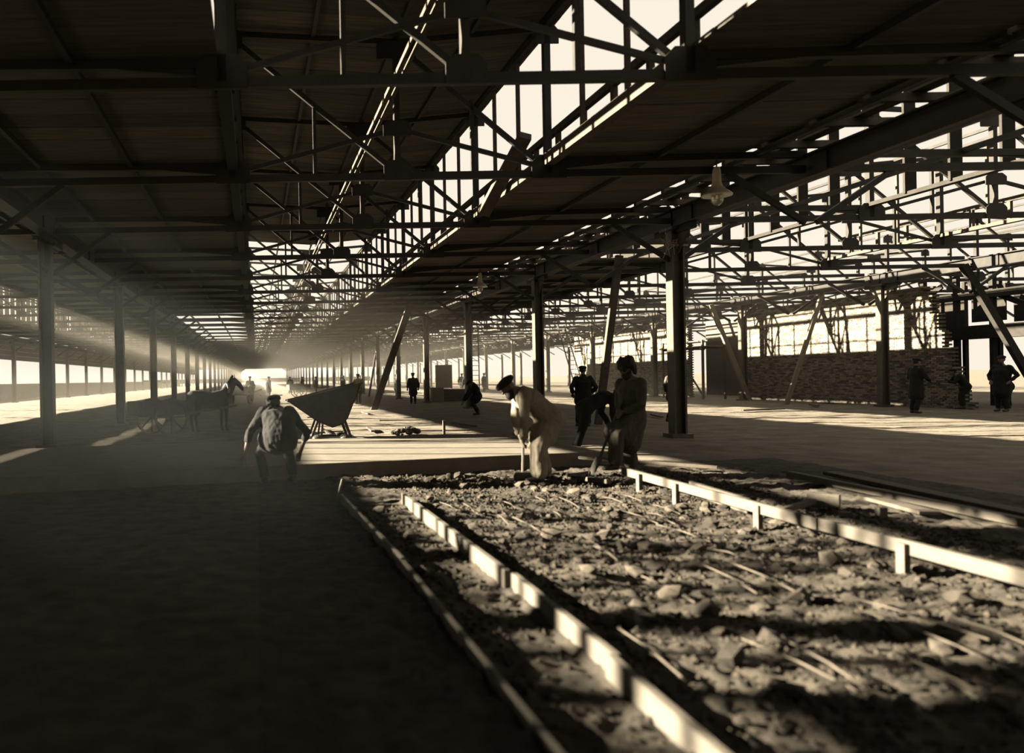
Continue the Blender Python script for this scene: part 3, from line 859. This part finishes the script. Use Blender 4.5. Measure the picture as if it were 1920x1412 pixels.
def person(loc, face, pose, label, wear, vox=0.012, scale=1.0, group=None):
    """local axes: x forward, y to the figure's left, z up. face: heading in degrees (0 = +X)"""
    root = empty('person', loc, math.radians(face)); root.scale = (scale,) * 3
    tag(root, label, 'person', group)
    J = dict(pel=(0, 0, .93), chest=(0, 0, 1.27), neck=(0, 0, 1.45), head=(.03, 0, 1.60), look=(1, 0, 0),
             LE=(-.03, .27, 1.14), RE=(-.03, -.27, 1.14), LW=(.06, .27, .90), RW=(.06, -.27, .90),
             LK=(.03, .10, .50), RK=(.03, -.10, .50), LA=(0, .11, .09), RA=(0, -.11, .09), grip=0.5)
    J.update(pose)
    J = {k: (V(v) if isinstance(v, tuple) else v) for k, v in J.items()}
    up = (J['neck'] - J['pel']).normalized()
    side = V(J.get('side', (0, 1, 0)))
    side = (side - up * side.dot(up)).normalized()
    fwd = side.cross(up)
    Lsh = J['chest'] + up * 0.10 + side * 0.185; Rsh = J['chest'] + up * 0.10 - side * 0.185
    Lhp = J['pel'] + side * 0.09 - up * 0.02; Rhp = J['pel'] - side * 0.09 - up * 0.02
    hx = J['look'].normalized(); hz = V((0, 0, 1)) - hx * hx.z
    hz.normalize(); hy = hz.cross(hx)
    H = Matrix((hx, hy, hz)).transposed()
    hd = J['head']
    B = MB()
    B.chain([J['pel'], (J['pel'] + J['chest']) / 2, J['chest'], J['chest'] + up * .12], [(.15, .105), (.135, .10), (.165, .115), (.13, .085)], 12, side)
    B.chain([J['chest'] + up * .1, J['neck'], hd], [.06, .055, .06], 10, side)
    B.ell(hd + H @ V((-.005, 0, .03)), (.095, .078, .10), H, 14, 10)
    B.ell(hd + H @ V((.03, 0, -.045)), (.065, .058, .075), H, 12, 8)
    B.chain([hd + H @ V((.085, 0, .03)), hd + H @ V((.115, 0, -.015))], [.012, .017], 8, H @ V((0, 1, 0)))     # nose
    B.ell(hd + H @ V((.078, 0, .045)), (.02, .06, .014), H, 8, 6)                                             # brow
    B.ell(hd + H @ V((.085, 0, -.06)), (.014, .03, .012), H, 8, 6)                                            # mouth
    for s in (1, -1):
        B.ell(hd + H @ V((-.005, .08 * s, -.005)), (.022, .012, .034), H, 8, 6)                               # ear
        B.ell(hd + H @ V((.083, .032 * s, .018)), (.010, .014, .009), H, 8, 6)                                # eye
    for sh, e, w, sg in ((Lsh, J['LE'], J['LW'], 1), (Rsh, J['RE'], J['RW'], -1)):
        B.chain([sh, e, w], [.055, .043, .03], 10)
        d = (w - e).normalized()
        ps = side - d * side.dot(d); ps.normalize()
        pn = d.cross(ps)
        hf = J.get('hand', None)
        if hf is not None:
            pn = V(hf) - d * V(hf).dot(d); pn.normalize(); ps = pn.cross(d)
        B.chain([w, w + d * .045, w + d * .085], [(.028, .02), (.042, .016), (.042, .015)], 8, ps)
        g = J['grip']
        for k, ln in enumerate((.07, .08, .075, .06)):
            b0 = w + d * .085 + ps * (.033 - .022 * k)
            b1 = b0 + (d * math.cos(g) - pn * math.sin(g)) * ln * .55
            b2 = b1 + (d * math.cos(g * 2.4) - pn * math.sin(g * 2.4)) * ln * .5
            B.chain([b0 - d * .02, b1, b2], [.0105, .0098, .0085], 6)
        t0 = w + d * .03 + ps * .03
        t1 = t0 + (ps * .6 + d * .7 - pn * .4).normalized() * .045
        B.chain([w + d * .015, t0, t1, t1 + (d - pn * .6).normalized() * .03], [.014, .015, .012, .010], 6)
    for hp_, k, a in ((Lhp, J['LK'], J['LA']), (Rhp, J['RK'], J['RA'])):
        B.chain([hp_, k, a], [.085, .058, .042], 10)
        B.chain([a, a + V((.05, 0, -.05)), a + V((.16, 0, -.06))], [.04, .042, .03], 8)
    remesh(B, 'body', 'skin', min(vox, 0.011) if vox < 0.015 else vox, root)
    # coat or smock
    c = MB(); f = wear.get('fat', 0.0)
    c.chain([J['pel'] - up * .06, J['pel'] + up * .12, J['chest'], J['chest'] + up * .13, J['neck'] - up * .01],
            [(.185 + f, .14 + f), (.175 + f, .135 + f), (.20 + f, .15 + f * .7), (.16, .11), (.075, .075)], 16, side)
    for sh, e, w in ((Lsh, J['LE'], J['LW']), (Rsh, J['RE'], J['RW'])):
        c.chain([sh - up * .01, sh * .5 + e * .5, e, e * .25 + w * .75 if wear.get('rolled') is None else e * .7 + w * .3], [.08 + f * .3, .072, .064, .055], 12)
    hem = wear.get('hem')
    if hem is not None:
        km = (J['LK'] + J['RK']) / 2; am = (J['LA'] + J['RA']) / 2
        end = J['pel'].lerp(km, hem) if hem <= 1 else km.lerp(am, hem - 1)
        sp = abs((J['LK'] - J['RK']).dot(side)) / 2; spf = abs((J['LK'] - J['RK']).dot(fwd)) / 2
        wd = (.19 + f + max(0, sp - .1) * hem, .15 + f + spf * min(1, hem))
        c.chain([J['pel'] + up * .08, J['pel'] - V((0, 0, .1)), end], [(.17 + f, .13 + f), (.19 + f, .15 + f), wd], 16, side)
    if wear.get('bag'):
        c.chain([J['pel'] + up * .02, J['pel'] + up * .02 + V(wear['bag'])], [(.16, .10), (.04, .03)], 10, side)
    co = remesh(c, 'coat', wear.get('coat', 'cloth_dark'), vox, root, 3)
    fold(co, 0.014)
    # trousers
    t = MB()
    t.chain([J['pel'] + up * .06, J['pel'] - up * .06], [(.16, .115), (.155, .12)], 14, side)
    w_ = wear.get('baggy', 0)
    for hp_, k, a in ((Lhp, J['LK'], J['LA']), (Rhp, J['RK'], J['RA'])):
        t.chain([hp_, hp_.lerp(k, .5), k, k.lerp(a, .85)], [.105 + w_ * .5, .095 + w_, .08 + w_, .07 + w_], 12)
    fold(remesh(t, 'trousers', wear.get('trousers', 'cloth_dark'), vox, root, 3), 0.012)
    for a, k in ((J['LA'], J['LK']), (J['RA'], J['RK'])):
        b = MB()
        b.chain([a.lerp(k, .35), a, a + V((.02, 0, -.035))], [.062, .056, .055], 10)
        b.chain([a + V((-.03, 0, -.045)), a + V((.07, 0, -.05)), a + V((.17, 0, -.058))], [(.046, .04), (.05, .04), (.042, .03)], 10, (0, 1, 0))
        remesh(b, 'boot', wear.get('boots', 'leather'), vox, root, 1)
    # headgear
    cap = MB(); kind = wear.get('cap', 'flat')
    if kind == 'flat':
        cap.ell(hd + H @ V((-.01, 0, .085)), (.125, .115, .055), H, 16, 8)
        cap.ell(hd + H @ V((-.01, 0, .055)), (.105, .092, .05), H, 16, 8)
        cap.ell(hd + H @ V((.11, 0, .055)), (.06, .07, .012), H, 12, 6)
    elif kind == 'beret':
        cap.ell(hd + H @ V((-.02, 0, .085)), (.14, .13, .06), H, 16, 8)
        cap.ell(hd + H @ V((.06, 0, .085)), (.09, .09, .05), H, 14, 8)
    elif kind == 'fur':
        rr = random.Random(2)
        cap.ell(hd + H @ V((-.01, 0, .08)), (.135, .125, .10), H, 16, 10)
        for i in range(60):
            an = rr.uniform(0, 6.28); z = rr.uniform(-.03, .14); q = math.sqrt(max(0.05, 1 - ((z - .04) / .14) ** 2))
            cap.ell(hd + H @ V((-.01 + .12 * q * math.cos(an), .115 * q * math.sin(an), z + .02)), (.028,) * 3, H, 6, 5)
        for s in (1, -1): cap.ell(hd + H @ V((-.03, .10 * s, -.03)), (.05, .03, .08), H, 10, 8)
    if cap.v: remesh(cap, 'cap', wear.get('capm', 'cloth_black'), vox, root, 1)
    if wear.get('beard'):
        bd = MB(); bd.ell(hd + H @ V((.07, 0, -.10)), (.055, .06, .06), H, 12, 8); bd.ell(hd + H @ V((.03, 0, -.06)), (.06, .082, .05), H, 12, 8)
        remesh(bd, 'beard', 'hair', vox, root, 1)
    elif kind != 'fur':
        h_ = MB(); h_.ell(hd + H @ V((-.035, 0, .02)), (.08, .086, .085), H, 12, 8)
        remesh(h_, 'hair', 'hair', vox, root, 1)
    return root

# bent worker with the tamper
person((3.93, 11.15, 0.02), 178, dict(pel=(-.13, 0, .90), chest=(.17, 0, 1.16), neck=(.30, 0, 1.27), head=(.41, 0, 1.31), look=(.75, 0, -.66),
       LE=(.26, .20, .86), RE=(.26, -.20, .86), LW=(.24, .06, .56), RW=(.25, -.05, .62), LK=(.05, .12, .48), RK=(-.02, -.13, .48),
       LA=(.05, .14, .09), RA=(-.12, -.14, .09), grip=1.2),
       'bent worker in a pale smock and dark beret tamping the rubble', dict(coat='cloth_light', trousers='cloth_light', cap='beret', beard=True, hem=.62, baggy=.045, fat=.035, bag=(-.22, -.05, -.10)), 0.011)
tm = empty('tamper', (3.70, 11.17, 0.02)); tag(tm, 'heavy hand tamper held upright by the bent worker', 'tool')
MB().chain([(0, 0, 0.1), (0.02, 0, 0.72)], [0.02, 0.02], 8).build('handle', 'timber_new', tm)
MB().box((-0.1, -0.1, 0), (0.1, 0.1, 0.13)).build('block', 'iron', tm)

# standing worker with the shovel
person((5.62, 11.95, 0.0), 192, dict(pel=(0, 0, .93), chest=(.02, 0, 1.26), neck=(.05, 0, 1.44), head=(.09, 0, 1.57), look=(.86, .30, -.28), side=(-.2, 1, 0),
       LE=(.05, .26, 1.04), RE=(.03, -.27, 1.06), LW=(.25, .10, .92), RW=(.22, -.02, .98), LK=(.36, .12, .60), RK=(.02, -.10, .50),
       LA=(.42, .14, .17), RA=(-.04, -.12, .09), grip=1.2),
       'standing worker in a fur hat and long smock leaning on a shovel', dict(coat='cloth_mid', trousers='cloth_mid', cap='fur', capm='hair', beard=True, hem=1.0, baggy=.03, fat=.02), 0.011)
sh = empty('shovel', (5.38, 11.9, 0.02)); tag(sh, 'long-handled shovel resting in front of the standing worker', 'tool')
MB().chain([(0.06, 0, 1.08), (-0.02, 0, 0.9), (-0.33, -0.05, 0.18)], [0.018, 0.018, 0.02], 8).build('handle', 'timber_new', sh)
MB().prism([(-0.32, -0.17, 0.24), (-0.32, 0.07, 0.24), (-0.43, 0.05, 0.03), (-0.47, -0.05, -0.03), (-0.43, -0.15, 0.03)], (0.012, 0, 0.006)).build('blade', 'iron', sh)

# worker bending behind the shovel man
person((6.38, 15.4, 0.0), 8, dict(pel=(-.05, 0, .88), chest=(.30, 0, 1.02), neck=(.47, 0, 1.06), head=(.60, 0, 1.04), look=(.7, 0, -.7),
       LE=(.40, .2, .74), RE=(.40, -.2, .74), LW=(.50, .1, .48), RW=(.50, -.1, .50), LK=(-.04, .12, .48), RK=(-.18, -.12, .48), LA=(-.18, .12, .09), RA=(-.34, -.12, .10)),
       'worker in black stooping half hidden behind the man with the shovel', dict(coat='cloth_black', trousers='cloth_black', hem=.2), 0.014)
# man in a dark coat
person((9.32, 22.8, 0.0), 82, dict(LE=(-.08, .34, 1.12), RE=(-.10, -.32, 1.12), LW=(.08, .27, .95), RW=(.08, -.25, .95), look=(.8, -.6, -.1), LK=(.03, .13, .5), RK=(0, -.12, .5), LA=(0, .16, .09), RA=(-.05, -.12, .09)),
       'stout man in a dark coat and peaked cap seen from behind', dict(coat='cloth_black', trousers='cloth_black', hem=.45, fat=.05), 0.014)
# man behind the nearest column
person((12.35, 23.7, 0.0), 20, dict(LK=(.1, .1, .5), RK=(-.12, -.1, .5), LA=(.15, .11, .09), RA=(-.34, -.1, .14), look=(1, 0, -.2)),
       'man in a pale jacket half hidden behind the nearest right-hand column', dict(coat='cloth_mid', trousers='cloth_black', hem=.3, fat=.02), 0.015, 0.98)
# stooping man in mid distance
person((8.45, 30.8, 0.0), 176, dict(pel=(-.05, 0, .78), chest=(.06, 0, 1.05), neck=(.14, 0, 1.17), head=(.22, 0, 1.20), look=(.6, 0, -.8),
       LE=(.28, .2, .80), RE=(.28, -.2, .82), LW=(.48, .12, .50), RW=(.50, -.1, .48), LK=(.15, .12, .45), RK=(.08, -.12, .45), LA=(-.05, .12, .09), RA=(-.12, -.12, .09)),
       'dark worker stooping before the third right-hand column and reaching to the ground', dict(coat='cloth_black', trousers='cloth_black', hem=.5, fat=.03), 0.016)
# walking man seen from behind
pw = person((8.63, 44, 0.0), 88, dict(LE=(-.05, .30, 1.12), RE=(-.05, -.30, 1.12), LW=(.02, .3, .88), RW=(.02, -.3, .88)),
       'man in a long dark overcoat walking away between the right-hand columns', dict(coat='cloth_black', trousers='cloth_black', hem=.75, fat=.05), 0.018)
person((5.8, 45.5, 0.0), 250, dict(), 'man in pale work clothes standing behind the tipping wagon', dict(coat='cloth_light', trousers='cloth_mid', hem=.2), 0.018)
# bent man at the left with his back to the camera
person((0.30, 11.5, 0.0), 106, dict(pel=(-.08, 0, .72), chest=(.10, -.03, .95), neck=(.18, -.05, 1.06), head=(.22, -.02, 1.13), look=(.85, .1, -.35), side=(.1, 1, 0),
       LE=(.02, .42, .74), RE=(.06, -.47, .72), LW=(.12, .46, .42), RW=(.24, -.42, .42), LK=(.22, .22, .42), RK=(.20, -.22, .42), LA=(0, .2, .09), RA=(0, -.22, .09)),
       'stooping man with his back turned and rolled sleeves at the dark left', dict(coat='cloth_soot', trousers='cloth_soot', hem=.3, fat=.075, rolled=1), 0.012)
# man in coat at the brick wall
person((21.95, 26.6, 0.0), 5, dict(LE=(.02, .27, 1.12), RE=(.05, -.27, 1.14), LW=(.26, .2, .98), RW=(.28, -.2, 1.0), LK=(.02, .1, .5), RK=(-.02, -.1, .5), LA=(-.06, .1, .09), RA=(-.12, -.1, .09), look=(1, 0, -.15)),
       'man in a long black coat and cap standing side-on at the brick wall', dict(coat='cloth_black', trousers='cloth_black', hem=.9, fat=.02), 0.016, 1.06)
person((24.9, 26.7, 0.0), 200, dict(LE=(-.05, .36, 1.12), RE=(-.05, -.36, 1.12), LW=(.1, .25, .95), RW=(.1, -.25, .95)),
       'broad man in a dark coat and cap at the far right edge', dict(coat='cloth_black', trousers='cloth_black', hem=.8, fat=.045), 0.018, 1.08)
person((25.6, 29.0, 0.0), 150, dict(pel=(-.1, 0, .85), chest=(.08, 0, 1.12), neck=(.18, 0, 1.25), head=(.27, 0, 1.33), LE=(.25, .2, .95), RE=(.3, -.2, 1.0), LW=(.45, .1, 1.0), RW=(.5, -.1, 1.05)),
       'dark workman leaning forward below the toothed brick end', dict(coat='cloth_black', trousers='cloth_black', hem=.4), 0.018)
person((26.6, 28.4, 0.0), 190, dict(pel=(-.1, 0, .85), chest=(.1, 0, 1.12), neck=(.2, 0, 1.25), head=(.29, 0, 1.33), LE=(.25, .2, 1.0), RE=(.3, -.2, 1.0), LW=(.45, .1, .9), RW=(.5, -.1, .95)),
       'workman bending with a tool beside the dark staging posts', dict(coat='cloth_dark', trousers='cloth_black', hem=.4), 0.018)
wh = person((-1.55, 50.8, 0.0), 70, dict(LE=(-.02, .34, 1.2), RE=(-.02, -.34, 1.2)), 'man in a white shirt beside the distant cart at left', dict(coat='cloth_white', trousers='cloth_black', cap='flat'), 0.02)
sitter = person((19.9, 46, 0.0), 200, dict(pel=(0, 0, .42), chest=(.08, 0, .74), neck=(.14, 0, .9), head=(.2, 0, 1.02), look=(1, 0, -.3), LE=(.25, .24, .62), RE=(.25, -.24, .62), LW=(.4, .12, .5), RW=(.4, -.12, .5),
       LK=(.40, .12, .5), RK=(.40, -.12, .5), LA=(.42, .12, .09), RA=(.42, -.12, .09)), 'man crouching in front of the far brick wall', dict(coat='cloth_black', trousers='cloth_mid'), 0.02)
far_spots = [(9.6, 74, 60, 'right-hand row behind the overcoat man'), (10.9, 62, 200, 'pale upright board, on its left'), (13.4, 58, 180, 'pale upright board, on its right'), (15.0, 57, 100, 'pale upright board, farther to its right'),
             (7.6, 70, 20, 'tall leaning prop'), (18.0, 70, 60, 'narrow ladder'), (20.5, 72, 10, 'tall ladder'), (11.9, 75, 140, 'man in the overcoat, far behind'),
             (-0.4, 52.5, 250, 'distant cart, on its right'), (1.0, 64, 30, 'far rubble mounds'), (3.4, 80, 80, 'bright far end'), (5.1, 88, 30, 'far right-hand columns'), (-27, 57, 40, 'outermost left-hand row'),
             (6.3, 84, 200, 'distant right-hand columns near the far end')]
for x, y, a, where in far_spots:
    t = copy_tree(pw); t.location = (x, y, 0); t.rotation_euler = (0, 0, math.radians(a))
    tag(t, 'small distant workman standing by the ' + where, 'person', 'distant workmen')

# ------------------------------------------------------------------ horse and carts
hr = empty('horse', (-1.35, 23.6, 0), math.radians(35)); tag(hr, 'dark harnessed horse standing in the gloom among the left columns', 'horse')
hb = MB()
hb.chain([(-.62, 0, .98), (-.35, 0, .95), (0, 0, .90), (.35, 0, .95), (.58, 0, 1.02)], [(.20, .24), (.25, .27), (.25, .26), (.22, .27), (.16, .22)], 16)
hb.chain([(.48, 0, 1.05), (.70, 0, 1.28), (.84, 0, 1.48)], [(.13, .22), (.10, .16), (.085, .11)], 12)
hb.chain([(.82, 0, 1.50), (1.0, 0, 1.38), (1.14, 0, 1.22)], [(.08, .10), (.075, .085), (.06, .06)], 10)
for s in (.06, -.06): hb.chain([(.80, s, 1.56), (.80, s * 1.2, 1.68)], [.03, .012], 6)
for s in (.13, -.13):
    hb.chain([(.45, s, .92), (.47, s, .55), (.46, s, .50), (.46, s, .12), (.49, s, .04)], [.11, .06, .06, .038, .05], 10)
    hb.chain([(-.52, s, .92), (-.42, s, .66), (-.60, s, .45), (-.55, s, .12), (-.52, s, .04)], [.15, .09, .055, .04, .05], 10)
remesh(hb, 'body', 'horse_coat', 0.018, hr, 3)
MB().chain([(-.72, 0, 1.08), (-.82, 0, .9), (-.84, 0, .5)], [.04, .06, .03], 8).build('tail', 'hair', hr)
MB().chain([(.80, 0, 1.62), (.66, 0, 1.42), (.50, 0, 1.26)], [(.02, .05), (.03, .07), (.02, .05)], 8).build('mane', 'hair', hr)
cl = MB()
for i in range(14):
    a = 2 * math.pi * i / 14; b = 2 * math.pi * (i + 1) / 14
    f_ = lambda q: (0.50 + 0.13 * math.cos(q) * .6, 0.20 * math.sin(q), 1.05 + 0.33 * math.cos(q))
    cl.bar(f_(a), f_(b), 0.07, 0.07)
cl.build('collar', 'leather', hr)

def cart(loc, rz, label, s=1.0):
    r = empty('handcart', loc, rz); r.scale = (s,) * 3; tag(r, label, 'cart', 'carts')
    MB().box((-0.8, -0.5, 0.55), (0.8, 0.5, 0.62)).build('bed', 'timber_old', r)
    for y in (-0.5, 0.5): MB().box((-0.8, y - 0.02, 0.62), (0.8, y + 0.02, 0.95)).build('side_board', 'timber_old', r)
    MB().box((-0.82, -0.5, 0.62), (-0.78, 0.5, 0.95)).build('tail_board', 'timber_old', r)
    for y in (-0.58, 0.58):
        w = MB()
        for i in range(16):
            a = 2 * math.pi * i / 16; b = 2 * math.pi * (i + 1) / 16
            w.bar((0.5 * math.cos(a), y, 0.5 + 0.5 * math.sin(a)), (0.5 * math.cos(b), y, 0.5 + 0.5 * math.sin(b)), 0.06, 0.06)
        wo = w.build('wheel', 'timber_old', r)
        for i in range(8):
            a = 2 * math.pi * i / 8
            MB().bar((0, y, 0.5), (0.5 * math.cos(a), y, 0.5 + 0.5 * math.sin(a)), 0.035, 0.035).build('spoke', 'timber_old', wo)
    MB().chain([(0, -0.6, 0.5), (0, 0.6, 0.5)], [0.04, 0.04], 8).build('axle', 'iron', r)
    for y in (-0.4, 0.4): MB().bar((0.7, y, 0.58), (2.3, y, 0.75), 0.06, 0.07).build('shaft', 'timber_old', r)
    return r
cart((-2.7, 22.7, 0), math.radians(35), 'dark two-wheeled cart standing behind the horse at left')
cart((-1.0, 50.3, 0), math.radians(70), 'distant cart beside the man in the white shirt', 1.15)
cart((3.5, 66.0, 0), math.radians(10), 'distant cart near the right-hand columns toward the bright end', 1.1)

# low mounds far down the hall
rnd = random.Random(77)
for i, (x, y, s) in enumerate(((1.4, 75, 1.5), (4.0, 92, 2.0), (0.3, 108, 2.2), (6.6, 96, 1.6), (15, 66, 1.4), (18.5, 80, 2.0))):
    me = SM[i].copy(); me.materials.clear(); me.materials.append(MATS['earth'])
    o = obj('earth_mound', me, None, (x, y, -0.05)); o.scale = (s, s * 0.8, 0.5); o.rotation_euler = (0, 0, rnd.uniform(0, 6))
    tag(o, 'low mound of spoil earth, %s of six far down the halls' % ORD[i], 'mound', 'spoil mounds')

# ------------------------------------------------------------------ dusty air in the halls, and an added grey veil
hz = MB().box((-19.5, 30, 0.0), (26.0, YEND + 40, 7.5)).mesh('dust_haze', 'steel')
hm = bpy.data.materials.new('dust_haze'); hm.use_nodes = True
nt = hm.node_tree; nt.nodes.remove(nt.nodes['Principled BSDF'])
vs = nt.nodes.new('ShaderNodeVolumeScatter')
vs.inputs['Color'].default_value = (1.0, 0.93, 0.78, 1)
vs.inputs['Density'].default_value = 0.0011
vs.inputs['Anisotropy'].default_value = 0.3
nt.links.new(vs.outputs[0], nt.nodes['Material Output'].inputs['Volume'])
hz.materials.clear(); hz.materials.append(hm)
hz2 = MB().ell((0, 0, 0), (1, 1, 1), None, 24, 16).mesh('added_veil', 'steel')  # scatter volume added to lift the dark near-left foreground to grey
hm2 = bpy.data.materials.new('added_veil'); hm2.use_nodes = True
nt = hm2.node_tree; nt.nodes.remove(nt.nodes['Principled BSDF'])
v2 = nt.nodes.new('ShaderNodeVolumeScatter'); v2.inputs['Color'].default_value = (0.80, 0.9, 0.86, 1); v2.inputs['Anisotropy'].default_value = 0.1
tc = nt.nodes.new('ShaderNodeTexCoord'); gr = nt.nodes.new('ShaderNodeTexGradient'); gr.gradient_type = 'SPHERICAL'
nt.links.new(tc.outputs['Object'], gr.inputs['Vector'])
ml = nt.nodes.new('ShaderNodeMath'); ml.operation = 'MULTIPLY'; ml.inputs[1].default_value = 0.0055
nt.links.new(gr.outputs['Fac'], ml.inputs[0]); nt.links.new(ml.outputs[0], v2.inputs['Density'])
nt.links.new(v2.outputs[0], nt.nodes['Material Output'].inputs['Volume'])
hz2.materials.clear(); hz2.materials.append(hm2)
sv = obj('added_veil', hz2, None, (-1.7, 6.0, 1.2)); sv.scale = (2.9, 4.6, 2.5)
tag(sv, 'grey veil of thin scatter added at the near left of the main hall', 'smoke', kind='stuff')
ho = obj('dust_haze', hz); tag(ho, 'thin sunlit dust hanging in the air of the halls', 'haze', kind='stuff')
